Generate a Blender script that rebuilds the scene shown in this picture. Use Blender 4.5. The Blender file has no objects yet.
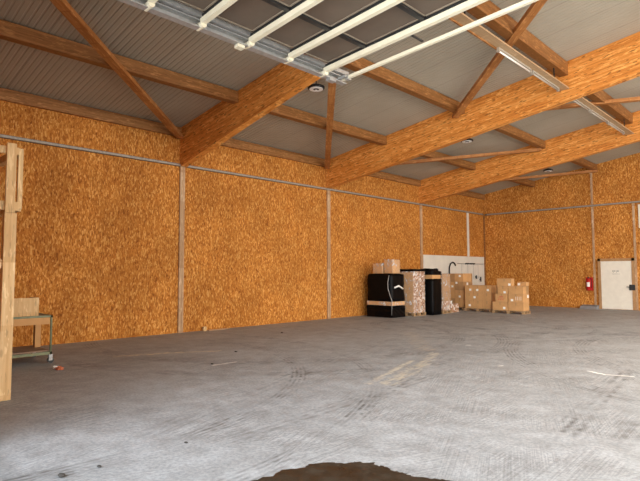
import bpy, bmesh, math, random
from mathutils import Vector, Matrix
random.seed(7)
S = bpy.context.scene
COL = S.collection

# ---------------------------------------------------------------- camera
cam_d = bpy.data.cameras.new('camera')
cam = bpy.data.objects.new('camera', cam_d); COL.objects.link(cam)
R_ = Vector((0.71193641, 0.70223744, -0.00302275))
U_ = Vector((0.04599277, -0.04233197, 0.99804442))
F_ = Vector((-0.7007362, 0.71068318, 0.06243551))
M_ = Matrix((R_, U_, -F_)).transposed().to_4x4()
M_.translation = Vector((12.9825, 0.0, 1.65))
cam.matrix_world = M_
cam_d.sensor_fit = 'HORIZONTAL'; cam_d.sensor_width = 36.0
cam_d.lens = 36.0 * 517.67 / 640.0
cam_d.clip_start = 0.05; cam_d.clip_end = 300
S.camera = cam

# ---------------------------------------------------------------- light
RZ0, RS, XR = 5.77, .143, 11.5   # roof underside at the left wall, its pitch, the ridge
def roof(x): return RZ0 + RS*(x if x <= XR else 2*XR-x)
YF_ = 1.2                        # inner face of the front wall
SIDE, TOP, SECOND = 950.0, 2500.0, 1500.0
w = bpy.data.worlds.new('overcast_sky'); S.world = w; w.use_nodes = True
bg = w.node_tree.nodes['Background']
bg.inputs['Color'].default_value = (0.86, 0.93, 1.0, 1)
bg.inputs['Strength'].default_value = 1.8

def portal(name, loc, rot, sx, sy):
    l = bpy.data.lights.new(name, 'AREA'); l.shape = 'RECTANGLE'; l.size = sx; l.size_y = sy
    l.cycles.is_portal = True
    o = bpy.data.objects.new(name, l); COL.objects.link(o); o.location = loc; o.rotation_euler = rot
    return o
DX0, DX1, DH = 7.05, 17.0, 4.75         # the open sectional door
portal('door_daylight', ((DX0+DX1)/2, 1.0, DH/2), (math.radians(90), 0, 0), DX1-DX0, DH)
def area_lamp(name, loc, rot, sx, sy, power, col):
    l = bpy.data.lights.new(name, 'AREA'); l.shape = 'RECTANGLE'; l.size = sx; l.size_y = sy
    l.energy = power; l.color = col
    o = bpy.data.objects.new(name, l); COL.objects.link(o); o.location = loc; o.rotation_euler = rot
    return o
# unseen fill lamps added to brighten the hall: side, front right, far slope
area_lamp('side_fill', (22.9, 13.0, 2.4), (0, math.radians(90), 0), 4.4, 20.0, SIDE, (1.0, .93, .82))
area_lamp('front_right_fill', (20.0, YF_+.05, 2.4), (math.radians(90), 0, 0), 4.8, 4.6, SECOND, (1.0, .95, .87))  # added fill lamp inside the invented second front opening
l_ = area_lamp('main_door_daylight', ((DX0+DX1)/2, 1.15, 2.35), (math.radians(90), 0, 0), DX1-DX0-.2, 4.4, 430.0, (.96, .98, 1.0))
l_.data.spread = math.radians(110)
area_lamp('far_slope_fill', (17.5, 13.0, roof(17.5)-.1), (0, math.atan(.143), 0), 7.0, 20.0, TOP, (1.0, .91, .78))  # added fill lamp under the closed far slope, no rooflight there

vs = S.view_settings
vs.view_transform = 'Standard'; vs.look = 'None'; vs.gamma = 1.0; vs.use_curve_mapping = False
vs.exposure = 0.07

# ---------------------------------------------------------------- node helpers
class NT:
    def __init__(s, name, rough=0.8, metal=0.0, spec=0.3):
        s.m = bpy.data.materials.new(name); s.m.use_nodes = True
        s.t = s.m.node_tree; s.b = s.t.nodes['Principled BSDF']
        s.b.inputs['Roughness'].default_value = rough
        s.b.inputs['Metallic'].default_value = metal
        s.b.inputs['Specular IOR Level'].default_value = spec
    def n(s, k, **kw):
        o = s.t.nodes.new(k)
        for a, v in kw.items(): setattr(o, a, v)
        return o
    def l(s, a, b): s.t.links.new(a, b)
    def pos(s, space='Object'):
        return s.n('ShaderNodeTexCoord').outputs[space]
    def mapping(s, src, scale=(1,1,1), rot=(0,0,0), loc=(0,0,0)):
        m = s.n('ShaderNodeMapping'); s.l(src, m.inputs[0])
        m.inputs['Scale'].default_value = scale; m.inputs['Rotation'].default_value = rot
        m.inputs['Location'].default_value = loc
        return m.outputs[0]
    def noise(s, v, scale, detail=3, rough=.55, dist=0):
        m = s.n('ShaderNodeTexNoise'); s.l(v, m.inputs['Vector'])
        m.inputs['Scale'].default_value = scale; m.inputs['Detail'].default_value = detail
        m.inputs['Roughness'].default_value = rough; m.inputs['Distortion'].default_value = dist
        return m.outputs['Fac']
    def voro(s, v, scale=1, feature='F1'):
        m = s.n('ShaderNodeTexVoronoi', feature=feature); s.l(v, m.inputs['Vector'])
        m.inputs['Scale'].default_value = scale
        return m
    def ramp(s, f, stops):
        m = s.n('ShaderNodeValToRGB'); s.l(f, m.inputs[0]); e = m.color_ramp.elements
        while len(e) < len(stops): e.new(.5)
        for i, (p, c) in enumerate(stops):
            e[i].position = p; e[i].color = (*c, 1) if len(c) == 3 else c
        return m.outputs[0]
    def math(s, op, a, b=None, c=None, clamp=False):
        m = s.n('ShaderNodeMath', operation=op, use_clamp=clamp)
        for i, x in enumerate((a, b, c)):
            if x is None: continue
            if isinstance(x, (int, float)): m.inputs[i].default_value = x
            else: s.l(x, m.inputs[i])
        return m.outputs[0]
    def mix(s, f, a, b, mode='MIX'):
        m = s.n('ShaderNodeMix', data_type='RGBA', blend_type=mode)
        for sock, x in ((m.inputs[0], f), (m.inputs[6], a), (m.inputs[7], b)):
            if isinstance(x, (int, float)): sock.default_value = x
            elif isinstance(x, tuple): sock.default_value = (*x, 1)
            else: s.l(x, sock)
        return m.outputs[2]
    def sstep(s, v, a, b):
        m = s.n('ShaderNodeMapRange', interpolation_type='SMOOTHSTEP', clamp=True)
        s.l(v, m.inputs[0]); m.inputs[1].default_value = a; m.inputs[2].default_value = b
        return m.outputs[0]
    def color(s, c):
        if isinstance(c, tuple): s.b.inputs['Base Color'].default_value = (*c, 1)
        else: s.l(c, s.b.inputs['Base Color'])
    def bump(s, h, strength=.3, dist=.01):
        m = s.n('ShaderNodeBump'); s.l(h, m.inputs['Height'])
        m.inputs['Strength'].default_value = strength; m.inputs['Distance'].default_value = dist
        s.l(m.outputs[0], s.b.inputs['Normal'])

def plain(name, c, rough=.7, metal=0., var=.12, scale=6):
    t = NT(name, rough, metal)
    f = t.noise(t.pos(), scale, 4)
    t.color(t.ramp(f, [(.3, tuple(x*(1-var) for x in c)), (.7, tuple(min(1, x*(1+var)) for x in c))]))
    return t.m

def osb():
    t = NT('oriented_strand_board', .75, 0, .2)
    P = t.pos()
    warp = t.n('ShaderNodeTexNoise'); t.l(P, warp.inputs['Vector']); warp.inputs['Scale'].default_value = 1.8
    wadd = t.n('ShaderNodeVectorMath', operation='MULTIPLY_ADD')
    t.l(warp.outputs['Color'], wadd.inputs[0]); wadd.inputs[1].default_value = (.12, .12, .12); t.l(P, wadd.inputs[2])
    Q = wadd.outputs[0]
    cols = []
    for k, (rx, ry) in enumerate([(.45, .4), (-.5, -.45), (.05, -.1)]):
        v = t.voro(t.mapping(Q, scale=(44-5*k, 44-5*k, 17-2*k), rot=(rx, ry, 0), loc=(k*3.1, k*1.7, 0)))
        sep = t.n('ShaderNodeSeparateColor'); t.l(v.outputs['Color'], sep.inputs[0])
        cols.append(sep.outputs[0])
    m1 = t.math('MAXIMUM', cols[0], cols[1])
    f = t.math('ADD', t.math('MULTIPLY', m1, .55), t.math('MULTIPLY', cols[2], .45))
    c = t.ramp(f, [(.18, (.27, .085, .014)), (.42, (.47, .165, .027)), (.68, (.60, .24, .042)), (.92, (.82, .44, .13))])
    big = t.noise(P, .9, 3)
    c = t.mix(t.sstep(big, .35, .7), t.mix(.5, c, (.62, .60, .56), 'MULTIPLY'), c)
    t.color(c); t.bump(f, .25, .01)
    return t.m

def glulam(name, base, dark, light, rot=0.0, lam=.12, streak=1.0, axis='x'):
    t = NT(name, .55, 0, .3)
    P = t.mapping(t.pos(), rot=(0, rot, 0))
    sc = {'x': (.7, 12, 22), 'y': (12, .7, 22), 'z': (14, 14, .8)}[axis]
    g = t.noise(t.mapping(P, scale=sc), 1.0, 4, .6, .4)
    sc2 = {'x': (5, 5, 26), 'y': (5, 5, 26), 'z': (20, 20, 4)}[axis]
    g2 = t.noise(t.mapping(P, scale=sc2), 1.0, 3, .6)
    c = t.ramp(g, [(.3, dark), (.5, base), (.72, light)])
    c = t.mix(t.sstep(g2, .54, .64), c, tuple(min(.95, x*1.12) for x in light))
    # lamella bands of differing tone and thin glue lines
    s = t.n('ShaderNodeSeparateXYZ'); t.l(P, s.inputs[0])
    zz = t.math('DIVIDE', s.outputs[2], lam)
    wn = t.n('ShaderNodeTexWhiteNoise', noise_dimensions='1D'); t.l(t.math('FLOOR', zz), wn.inputs['W'])
    fr = t.math('FRACT', zz)
    line = t.math('LESS_THAN', fr, .08)
    if lam > 0:
        c = t.mix(t.math('MULTIPLY', wn.outputs[0], .6), c, (.72, .62, .5), 'MULTIPLY')
        c = t.mix(t.math('MULTIPLY', line, .55), c, dark)
    fl = t.noise(t.mapping(P, scale={'x': (5.5, 9, 30), 'y': (9, 5.5, 30), 'z': (34, 34, 5)}[axis], loc=(3, 5, 7)), 1.0, 2, .5)
    c = t.mix(t.math('MULTIPLY', t.sstep(fl, .60, .68), .8*streak), c, tuple(x*.35 for x in dark))
    # small dark knots
    ks = {'x': (1.6, 2, 7), 'y': (2, 1.6, 7), 'z': (5, 5, 1.8)}[axis]
    k = t.voro(t.mapping(P, scale=ks))
    kn = t.sstep(k.outputs['Distance'], .13, .06)
    c = t.mix(t.math('MULTIPLY', kn, .75*streak), c, tuple(x*.28 for x in dark))
    t.color(c); t.bump(g, .12, .005)
    return t.m

def floor_mat():
    t = NT('worn_concrete_floor', .7, 0, .35)
    P = t.pos()
    s = t.n('ShaderNodeSeparateXYZ'); t.l(P, s.inputs[0]); X, Y = s.outputs[0], s.outputs[1]
    n1 = t.noise(P, .35, 5, .6); n2 = t.noise(P, 3.2, 6, .65); n3 = t.noise(P, 28, 4, .7)
    c = t.ramp(n1, [(.3, (.37, .395, .42)), (.55, (.425, .45, .475)), (.75, (.47, .50, .53))])
    c = t.mix(.55, c, t.ramp(n2, [(.34, (.55, .54, .52)), (.64, (1.08, 1.08, 1.08))]), 'MULTIPLY')
    c = t.mix(.5, c, t.ramp(n3, [(.36, (.5, .5, .5)), (.64, (1.12, 1.12, 1.12))]), 'MULTIPLY')
    # brushed sweeps running along the hall
    for rot, sc, amt in ((math.radians(-93), (1.2, 52, 1), .34), (math.radians(-70), (1.0, 44, 1), .26), (math.radians(-114), (1.1, 56, 1), .30), (math.radians(-35), (1.2, 48, 1), .2)):
        q = t.mapping(t.mapping(P, rot=(0, 0, rot)), scale=sc)
        st = t.noise(q, 1.0, 4, .65, .3)
        msk = t.sstep(t.noise(P, .5 + sc[1]*.01, 2), .45, .62)
        c = t.mix(t.math('MULTIPLY', msk, amt), c, t.ramp(st, [(.38, (.42, .40, .38)), (.6, (1.25, 1.25, 1.25))]), 'MULTIPLY')
    brk = t.math('MULTIPLY', t.sstep(t.noise(P, 1.1, 3), .36, .6), t.sstep(t.noise(P, 7, 4, .7), .38, .62))
    def dark(mask, amt, col=(.38, .36, .34)):
        nonlocal c
        c = t.mix(t.math('MULTIPLY', mask, amt), c, col, 'MULTIPLY')
    def dist(cx, cy):
        dx = t.math('SUBTRACT', X, cx); dy = t.math('SUBTRACT', Y, cy)
        return t.math('SQRT', t.math('ADD', t.math('MULTIPLY', dx, dx), t.math('MULTIPLY', dy, dy)))
    def band(v, a, b, soft=.05):
        return t.math('MULTIPLY', t.sstep(v, a, a+soft), t.sstep(v, b, b-soft))
    def grooves(v, freq):
        return t.math('MULTIPLY_ADD', t.math('SINE', t.math('MULTIPLY', v, freq)), .5, .5)
    # turning tyre arcs
    for cx, cy, r0, r1 in ((4.6, 15.0, 2.6, 3.0), (4.6, 15.0, 3.6, 3.8), (6.0, 18.5, 4.1, 4.5), (6.0, 18.5, 5.5, 5.9), (2.0, 9.5, 4.6, 5.0), (2.0, 9.5, 5.7, 6.1),
                           (14.5, 14.0, 5.6, 6.0), (14.5, 14.0, 7.0, 7.4), (3.0, 2.0, 5.2, 5.5), (3.0, 2.0, 6.4, 6.7), (9.0, 20.5, 5.0, 5.3)):
        d = dist(cx, cy)
        dark(t.math('MULTIPLY', t.math('MULTIPLY', band(d, r0, r1), grooves(d, 90)), brk), .8)
    # straight tyre tracks
    def track(x0, y0, x1, y1, wd, amt, col, fr=70, ends=True):
        L = math.hypot(x1-x0, y1-y0); ux, uy = (x1-x0)/L, (y1-y0)/L
        a = t.math('ADD', t.math('MULTIPLY', X, ux), t.math('MULTIPLY', Y, uy))
        a = t.math('SUBTRACT', a, x0*ux+y0*uy)
        b = t.math('ADD', t.math('MULTIPLY', X, -uy), t.math('MULTIPLY', Y, ux))
        b = t.math('SUBTRACT', b, -x0*uy+y0*ux)
        m = t.math('MULTIPLY', band(b, -wd, wd, wd*.3), band(a, 0, L, .3))
        m = t.math('MULTIPLY', m, grooves(b, fr))
        dark(t.math('MULTIPLY', m, brk), amt, col)
    D = (.40, .38, .36)
    track(11.05, 4.9, 10.45, 9.8, .17, .75, D, 50)
    track(11.5, 5.0, 11.3, 9.0, .14, .6, D, 50)
    track(8.75, 2.0, 8.3, 8.2, .16, .55, D, 60)
    track(9.3, 3.6, 7.2, 9.5, .14, .5, D, 60)
    track(8.0, 2.4, 5.2, 10.0, .2, .4, D, 50)
    # pale scuffs and paint marks: segment distance broken by noise
    nb = t.noise(P, 9, 4, .7)
    nk = t.sstep(t.noise(t.mapping(t.mapping(P, rot=(0, 0, -1.7)), scale=(2, 16, 1)), 1.0, 4, .7), .42, .56)
    def scuff(x0, y0, x1, y1, wd, col, amt):
        nonlocal c
        L = math.hypot(x1-x0, y1-y0); ux, uy = (x1-x0)/L, (y1-y0)/L
        a = t.math('SUBTRACT', t.math('ADD', t.math('MULTIPLY', X, ux), t.math('MULTIPLY', Y, uy)), x0*ux+y0*uy)
        b = t.math('SUBTRACT', t.math('ADD', t.math('MULTIPLY', X, -uy), t.math('MULTIPLY', Y, ux)), -x0*uy+y0*ux)
        ac = t.math('MAXIMUM', t.math('MINIMUM', a, L), 0.0)
        e = t.math('SUBTRACT', a, ac)
        d = t.math('SQRT', t.math('ADD', t.math('MULTIPLY', e, e), t.math('MULTIPLY', b, b)))
        d = t.math('ADD', d, t.math('MULTIPLY', t.math('SUBTRACT', nb, .5), wd*2.6))
        m = t.sstep(d, wd, wd*.2)
        if wd > .055: m = t.math('MULTIPLY', m, nk)
        c = t.mix(t.math('MULTIPLY', m, amt), c, col)
    Yl = (.66, .60, .44); Wh = (.86, .86, .84)
    scuff(2.75, 4.6, 3.1, 5.5, .13, Yl, .9); scuff(3.1, 5.5, 3.6, 6.4, .12, Yl, .85)
    scuff(5.0, 5.35, 5.0, 5.85, .045, Wh, .7)
    scuff(10.02, 9.38, 10.3, 9.25, .05, Wh, 1.); scuff(10.3, 9.25, 10.66, 9.38, .035, Wh, .95)
    scuff(8.2, 6.3, 7.6, 8.2, .18, (.66, .60, .46), .55); scuff(8.0, 6.1, 7.3, 8.2, .09, (.7, .65, .52), .6); scuff(7.6, 8.2, 7.1, 9.3, .14, (.66, .60, .46), .4)
    scuff(6.7, 9.6, 4.6, 12.0, .3, (.50, .46, .38), .4)
    scuff(8.72, 8.8, 8.76, 8.88, .03, Wh, .8); scuff(7.0, 10.8, 7.05, 10.86, .04, Wh, .7)
    scuff(3.0, 24.5, 3.9, 24.3, .09, (.6, .57, .5), .6)
    t.color(c)
    t.l(t.ramp(n2, [(.3, (.55, .55, .55)), (.7, (.8, .8, .8))]), t.b.inputs['Roughness'])
    t.bump(t.math('ADD', t.math('MULTIPLY', n3, .6), n2), .25, .008)
    return t.m

BO = -math.atan(.147)
M = {}
M['osb'] = osb()
M['floor'] = floor_mat()
M['beam'] = glulam('glulam_beam_spruce', (.74, .285, .055), (.50, .165, .026), (.84, .42, .12), rot=-BO, lam=.13)
M['purlin'] = glulam('purlin_timber', (.31, .14, .042), (.21, .08, .02), (.42, .20, .07), lam=.3, axis='y', streak=.4)
M['brace'] = glulam('brace_timber', (.42, .175, .05), (.30, .11, .03), (.52, .25, .09), lam=.5, axis='z', streak=.2)
M['pale_wood'] = glulam('pale_raw_pine', (.78, .55, .28), (.66, .42, .19), (.86, .66, .38), lam=.9, axis='z', streak=.5)
M['post_wood'] = glulam('weathered_post_timber', (.52, .34, .20), (.40, .24, .13), (.62, .45, .29), lam=.9, axis='z', streak=.4)
M['roof'] = plain('ribbed_roof_metal', (.44, .425, .38), .55, .0, .07, 1.5)
M['panel'] = plain('door_panel_metal', (.135, .10, .075), .5, .0, .12, 2)
M['panel_edge'] = plain('door_panel_frame_metal', (.34, .28, .21), .5, .2)
M['galv'] = plain('galvanised_steel', (.42, .42, .41), .45, .55, .15, 14)
M['strut'] = plain('cream_painted_steel', (.76, .70, .53), .4, .0, .05)
M['rail'] = plain('dull_grey_rail_metal', (.15, .125, .10), .5, .3, .2, 20)
M['rail2'] = plain('pale_grey_rail_metal', (.36, .33, .29), .5, .2, .2, 20)
M['cream'] = plain('cream_paint', (.80, .76, .66), .5, 0, .04)
M['white_board'] = plain('off_white_wall_board', (.72, .70, .63), .6, 0, .06, 2)
M['frame_wood'] = plain('door_frame_timber', (.42, .24, .11), .6)
M['black'] = plain('black_stretch_film', (.002, .002, .0024), .45, 0, .3, 5)
M['black'].node_tree.nodes['Principled BSDF'].inputs['Specular IOR Level'].default_value = .12
M['card'] = plain('corrugated_cardboard', (.60, .34, .145), .85, 0, .10, 4)
M['card2'] = plain('darker_cardboard', (.42, .24, .11), .85, 0, .12, 4)
M['tape'] = plain('brown_parcel_tape', (.46, .27, .12), .35, 0, .05)
M['label'] = plain('white_paper_sticker', (.92, .91, .86), .6, 0, .02)
M['red_print'] = plain('red_print_ink', (.60, .20, .10), .6, 0, .1)
M['pallet'] = plain('pallet_timber', (.36, .23, .12), .85, 0, .2, 8)
M['black_plastic'] = plain('black_plastic', (.015, .015, .016), .5)
M['white_plastic'] = plain('white_plastic', (.82, .82, .80), .4, 0, .03)
M['lens'] = plain('lamp_diffuser', (.38, .34, .28), .3, 0, .03)
M['green'] = plain('green_painted_steel', (.22, .25, .15), .5, 0, .15, 10)
M['grey_ply'] = plain('grey_worn_plywood', (.27, .24, .215), .8, 0, .15)
M['shelf_ply'] = plain('brown_worn_plywood', (.30, .21, .15), .8, 0, .15)
M['red'] = plain('red_gloss_enamel', (.48, .02, .02), .3, 0, .08)
M['dark_metal'] = plain('dark_metal', (.05, .05, .05), .45, .6)
M['steel'] = plain('brushed_steel', (.45, .45, .44), .35, .8)
M['slab'] = plain('grey_concrete_ledge', (.25, .25, .26), .8)
M['stone'] = plain('dark_stone', (.07, .065, .06), .8)
M['asphalt'] = plain('yard_asphalt', (.22, .22, .22), .9, 0, .2, 5)
M['tube'] = plain('white_lamp_tube', (.85, .83, .78), .3, 0, .02)
M['grey_print'] = plain('grey_print_ink', (.38, .37, .33), .6, 0, .1)
M['dark_paint'] = plain('dark_shadow_gap_paint', (.08, .05, .03), .8)
def wet():
    t = NT('wet_dark_dirt', .3, 0, .4)
    n = t.noise(t.pos(), 5, 5)
    t.color(t.ramp(n, [(.35, (.020, .014, .009)), (.7, (.045, .032, .02))]))
    t.l(t.ramp(n, [(.3, (.22, .22, .22)), (.7, (.7, .7, .7))]), t.b.inputs['Roughness'])
    t.bump(t.noise(t.pos(), 14, 5), .3, .01)
    return t.m
M['wet'] = wet()
def film():
    t = NT('clear_stretch_film', .18, 0, .8)
    n = t.noise(t.mapping(t.pos(), scale=(1, 1, .6), rot=(.3, .2, 0)), 5, 5, .7, 1.2)
    t.color((.92, .92, .92))
    t.l(t.sstep(n, .50, .66), t.b.inputs['Alpha'])
    a = t.math('MULTIPLY_ADD', t.sstep(n, .52, .66), .72, .07)  # white shine of the film painted as patches of higher opacity
    t.l(a, t.b.inputs['Alpha'])
    t.bump(n, .7, .03)
    return t.m
M['film'] = film()
def printed():
    t = NT('printed_carton_pink_white', .6, 0, .4)
    v = t.voro(t.mapping(t.pos(), scale=(14, 14, 16)))
    s = t.n('ShaderNodeSeparateColor'); t.l(v.outputs['Color'], s.inputs[0])
    t.color(t.ramp(s.outputs[0], [(.2, (.30, .14, .07)), (.45, (.46, .27, .16)), (.7, (.55, .40, .30)), (.92, (.80, .74, .70))]))  # brown and pink print; palest cells paint white shine into the colour
    return t.m
M['printed'] = printed()

# ---------------------------------------------------------------- mesh helpers
def box(bm, x0, x1, y0, y1, z0, z1, bev=0):
    r = bmesh.ops.create_cube(bm, size=1)
    for v in r['verts']:
        v.co = Vector((x0+(v.co.x+.5)*(x1-x0), y0+(v.co.y+.5)*(y1-y0), z0+(v.co.z+.5)*(z1-z0)))
    if bev:
        es = list({e for v in r['verts'] for e in v.link_edges})
        bmesh.ops.bevel(bm, geom=es, offset=bev, segments=2, affect='EDGES', profile=.6)
def prism(bm, poly, axis, a, b):
    """poly is a list of 2D points in the plane across `axis`, extruded from a to b"""
    def mk(p, t):
        return {'x': (t, p[0], p[1]), 'y': (p[0], t, p[1]), 'z': (p[0], p[1], t)}[axis]
    A = [bm.verts.new(mk(p, a)) for p in poly]; B = [bm.verts.new(mk(p, b)) for p in poly]
    n = len(poly)
    for i in range(n): bm.faces.new((A[i], A[(i+1) % n], B[(i+1) % n], B[i]))
    bm.faces.new(A[::-1]); bm.faces.new(B)
def bar(bm, p, q, w, h, up=(0, 0, 1)):
    p, q = Vector(p), Vector(q); d = (q-p).normalized(); s = d.cross(Vector(up)).normalized(); u = s.cross(d)
    vs_ = []
    for c in (p, q):
        for a, b in ((-1, -1), (1, -1), (1, 1), (-1, 1)):
            vs_.append(bm.verts.new(c + s*a*w/2 + u*b*h/2))
    for f in ((0, 1, 2, 3), (7, 6, 5, 4), (0, 4, 5, 1), (1, 5, 6, 2), (2, 6, 7, 3), (3, 7, 4, 0)):
        bm.faces.new([vs_[i] for i in f])
def cyl(bm, p, q, r, seg=16, r2=None):
    p, q = Vector(p), Vector(q); d = q-p
    rot = d.to_track_quat('Z', 'Y').to_matrix().to_4x4()
    bmesh.ops.create_cone(bm, cap_ends=True, segments=seg, radius1=r, radius2=r if r2 is None else r2, depth=d.length,
                          matrix=Matrix.Translation((p+q)/2) @ rot)
def tube(bm, pts, r, seg=8):
    pts = [Vector(p) for p in pts]; rings = []
    for i, p in enumerate(pts):
        d = (pts[min(i+1, len(pts)-1)] - pts[max(i-1, 0)]).normalized()
        a = d.orthogonal().normalized() if i == 0 else (rings_a - d*rings_a.dot(d)).normalized()
        rings_a = a; b = d.cross(a)
        rings.append([bm.verts.new(p + r*(a*math.cos(2*math.pi*k/seg)+b*math.sin(2*math.pi*k/seg))) for k in range(seg)])
    for i in range(len(rings)-1):
        for k in range(seg):
            bm.faces.new((rings[i][k], rings[i][(k+1) % seg], rings[i+1][(k+1) % seg], rings[i+1][k]))
    bm.faces.new(rings[0][::-1]); bm.faces.new(rings[-1])
def lathe(bm, prof, c=(0, 0, 0), seg=24):
    rings = []
    for r, z in prof:
        rings.append([bm.verts.new((c[0]+r*math.cos(2*math.pi*k/seg), c[1]+r*math.sin(2*math.pi*k/seg), c[2]+z)) for k in range(seg)])
    for i in range(len(rings)-1):
        for k in range(seg):
            bm.faces.new((rings[i][k], rings[i][(k+1) % seg], rings[i+1][(k+1) % seg], rings[i+1][k]))
    bm.faces.new(rings[0][::-1]); bm.faces.new(rings[-1])

def obj(name, build, mat, parent=None, smooth=False, origin=None):
    bm = bmesh.new(); build(bm)
    bmesh.ops.recalc_face_normals(bm, faces=bm.faces)
    if origin is not None: bmesh.ops.translate(bm, verts=bm.verts, vec=-Vector(origin))
    me = bpy.data.meshes.new(name); bm.to_mesh(me); bm.free()
    if smooth:
        for p in me.polygons: p.use_smooth = True
    me.materials.append(M[mat] if isinstance(mat, str) else mat)
    o = bpy.data.objects.new(name, me); COL.objects.link(o)
    if origin is not None: o.location = origin
    if parent: o.parent = parent
    return o
def tag(o, label, cat, group=None):
    o['label'] = label; o['category'] = cat
    if group: o['group'] = group
    return o
def thing(name, label, cat, loc=(0, 0, 0), rz=0, group=None):
    o = bpy.data.objects.new(name, None); COL.objects.link(o); o.location = loc; o.rotation_euler = (0, 0, rz)
    o.empty_display_size = .1
    return tag(o, label, cat, group)
def struct(name, build, mat):
    o = obj(name, build, mat); o['kind'] = 'structure'; return o
def boxes(*bs, bev=0):
    def f(bm):
        for b in bs: box(bm, *b, bev=bev)
    return f

# ---------------------------------------------------------------- the hall
L, W = 25.51, 23.0          # back wall, right wall
YF = 1.2                    # inner face of the front wall
BY = [7.62, 13.61, 19.60]   # frame axes
RAIL = 4.69

struct('floor', boxes((-.2, W+.2, -.02+YF-.4, L+.2, -.2, 0)), 'floor')
struct('ground', boxes((-25, 45, -40, YF-.43, -.25, -.012)), 'asphalt')
struct('wall_left', boxes((-.2, 0, YF-.2, L+.2, 0, RAIL), (-.2, 0, YF-.2, L+.2, RAIL+.012, RZ0)), 'osb')
def gable(y0, y1):
    def f(bm):
        prism(bm, [(0, 0), (W, 0), (W, RAIL), (0, RAIL)], 'y', y0, y1)
        prism(bm, [(0, RAIL+.012), (W, RAIL+.012), (W, RZ0), (XR, roof(XR)), (0, RZ0)], 'y', y0, y1)
    return f
struct('wall_back', gable(L, L+.2), 'osb')
def front(bm):
    prism(bm, [(0, 0), (DX0, 0), (DX0, DH), (DX1, DH), (DX1, 0), (17.6, 0), (17.6, 4.7), (22.4, 4.7), (22.4, 0), (W, 0), (W, RZ0), (XR, roof(XR)), (0, RZ0)], 'y', YF-.2, YF)  # unseen second door opening on the right, added to let light in
struct('wall_front', front, 'osb')
# unseen side wall, left open between its piers to let light in
struct('wall_right', boxes((W, W+.2, YF-.2, 2.5, 0, RZ0), (W, W+.2, 23.5, L+.2, 0, RZ0), (W, W+.2, 2.5, 23.5, 4.7, RZ0)), 'osb')

def deck(bm):
    def side(x0, x1):
        prof = []
        y = YF-.2
        while y < L+.1:
            prof += [(y, .0), (y+.075, .0), (y+.086, .009), (y+.109, .009)]
            y += .12
        a = [bm.verts.new((x0, yy, roof(x0)+dz)) for yy, dz in prof]
        b = [bm.verts.new((x1, yy, roof(x1)+dz)) for yy, dz in prof]
        a2 = [bm.verts.new((x0, yy, roof(x0)+.12)) for yy in (prof[0][0], prof[-1][0])]
        b2 = [bm.verts.new((x1, yy, roof(x1)+.12)) for yy in (prof[0][0], prof[-1][0])]
        for i in range(len(prof)-1): bm.faces.new((a[i], a[i+1], b[i+1], b[i]))
        bm.faces.new((a2[0], b2[0], b2[1], a2[1]))
    side(-.2, XR); side(XR, W+.2)
def roof_mat():
    t = NT('ribbed_roof_sheet', .5, 0, .3)
    P = t.pos(); s = t.n('ShaderNodeSeparateXYZ'); t.l(P, s.inputs[0])
    yy = t.math('DIVIDE', t.math('SUBTRACT', s.outputs[1], YF-.2), .12)
    fr = t.math('FRACT', yy)
    rib = t.math('GREATER_THAN', fr, .62)
    seam = t.math('LESS_THAN', t.math('FRACT', t.math('DIVIDE', t.math('SUBTRACT', s.outputs[1], YF-.2), 1.08)), .02)
    n = t.noise(P, .8, 3)
    c = t.ramp(n, [(.3, (.36, .32, .25)), (.7, (.41, .365, .29))])
    c = t.mix(t.math('MULTIPLY', rib, .0), c, (.2, .18, .15))
    c = t.mix(t.math('MULTIPLY', seam, .3), c, (.07, .06, .05))
    t.color(c); return t.m
struct('ceiling', deck, roof_mat())

# timber trims of the wall
struct('trim_1', boxes((0, .10, YF, BY[0]-.11, 5.50, 5.765), (0, .10, BY[0]+.11, BY[1]-.11, 5.50, 5.765),
                       (0, .10, BY[1]+.11, BY[2]-.11, 5.50, 5.765), (0, .10, BY[2]+.11, L, 5.50, 5.765)), 'purlin')

# glulam frame beams across the hall
def beam(y0, label, zb=4.73, sb=.149):
    def f(bm):
        w_ = .1
        top = lambda x: roof(x)-.004
        bot = lambda x: zb + sb*(x if x <= XR else 2*XR-x)
        prism(bm, [(0.005, bot(0)), (XR, bot(XR)), (W-.005, bot(W)), (W-.005, top(W)), (XR, top(XR)), (0.005, top(0))], 'y', -w_, w_)
    o = obj('roof_beam', f, 'beam'); o.location = (0, y0, 0)
    return tag(o, label, 'beam')
beam(BY[0], 'orange glulam roof beam nearest the camera, ending behind the overhead door', 4.65, .213)
beam(BY[1], 'long orange glulam roof beam in the middle, second from the front')
beam(BY[2], 'orange glulam roof beam farthest back, just before the back wall')

# purlins, bay by bay
BX = [(YF+.02, BY[0]-.1, 'in the front bay'), (BY[0]+.1, BY[1]-.1, 'between nearest and middle beam'),
      (BY[1]+.1, BY[2]-.1, 'between middle and farthest beam'), (BY[2]+.1, L, 'behind the farthest beam')]
PX = [(2.66, 'roof purlin nearest the left wall,'), (5.5, 'second roof purlin from the left wall,'), (8.37, 'thick roof purlin above the lamp tray,'), (11.5, 'ridge purlin,')]
for bi, (ya, yb, bl) in enumerate(BX):
    for pi, (px, pl) in enumerate(PX):
        if bi == 0 and pi >= 1: continue
        if bi >= 2 and pi == 3: continue
        wd, dp = (.2, .28) if pi < 2 else (.22, .34)
        zt = roof(px-wd/2) - .002 if px < XR else roof(px-wd/2)-.002
        def f(bm, px=px, ya=ya, yb=yb, wd=wd, dp=dp, zt=zt): box(bm, px-wd/2, px+wd/2, ya+.003, yb-.003, zt-dp, zt, bev=.008)
        tag(obj('roof_purlin', f, 'purlin', origin=(px, (ya+yb)/2, zt-dp)), f'{pl} {bl}', 'purlin')

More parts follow.
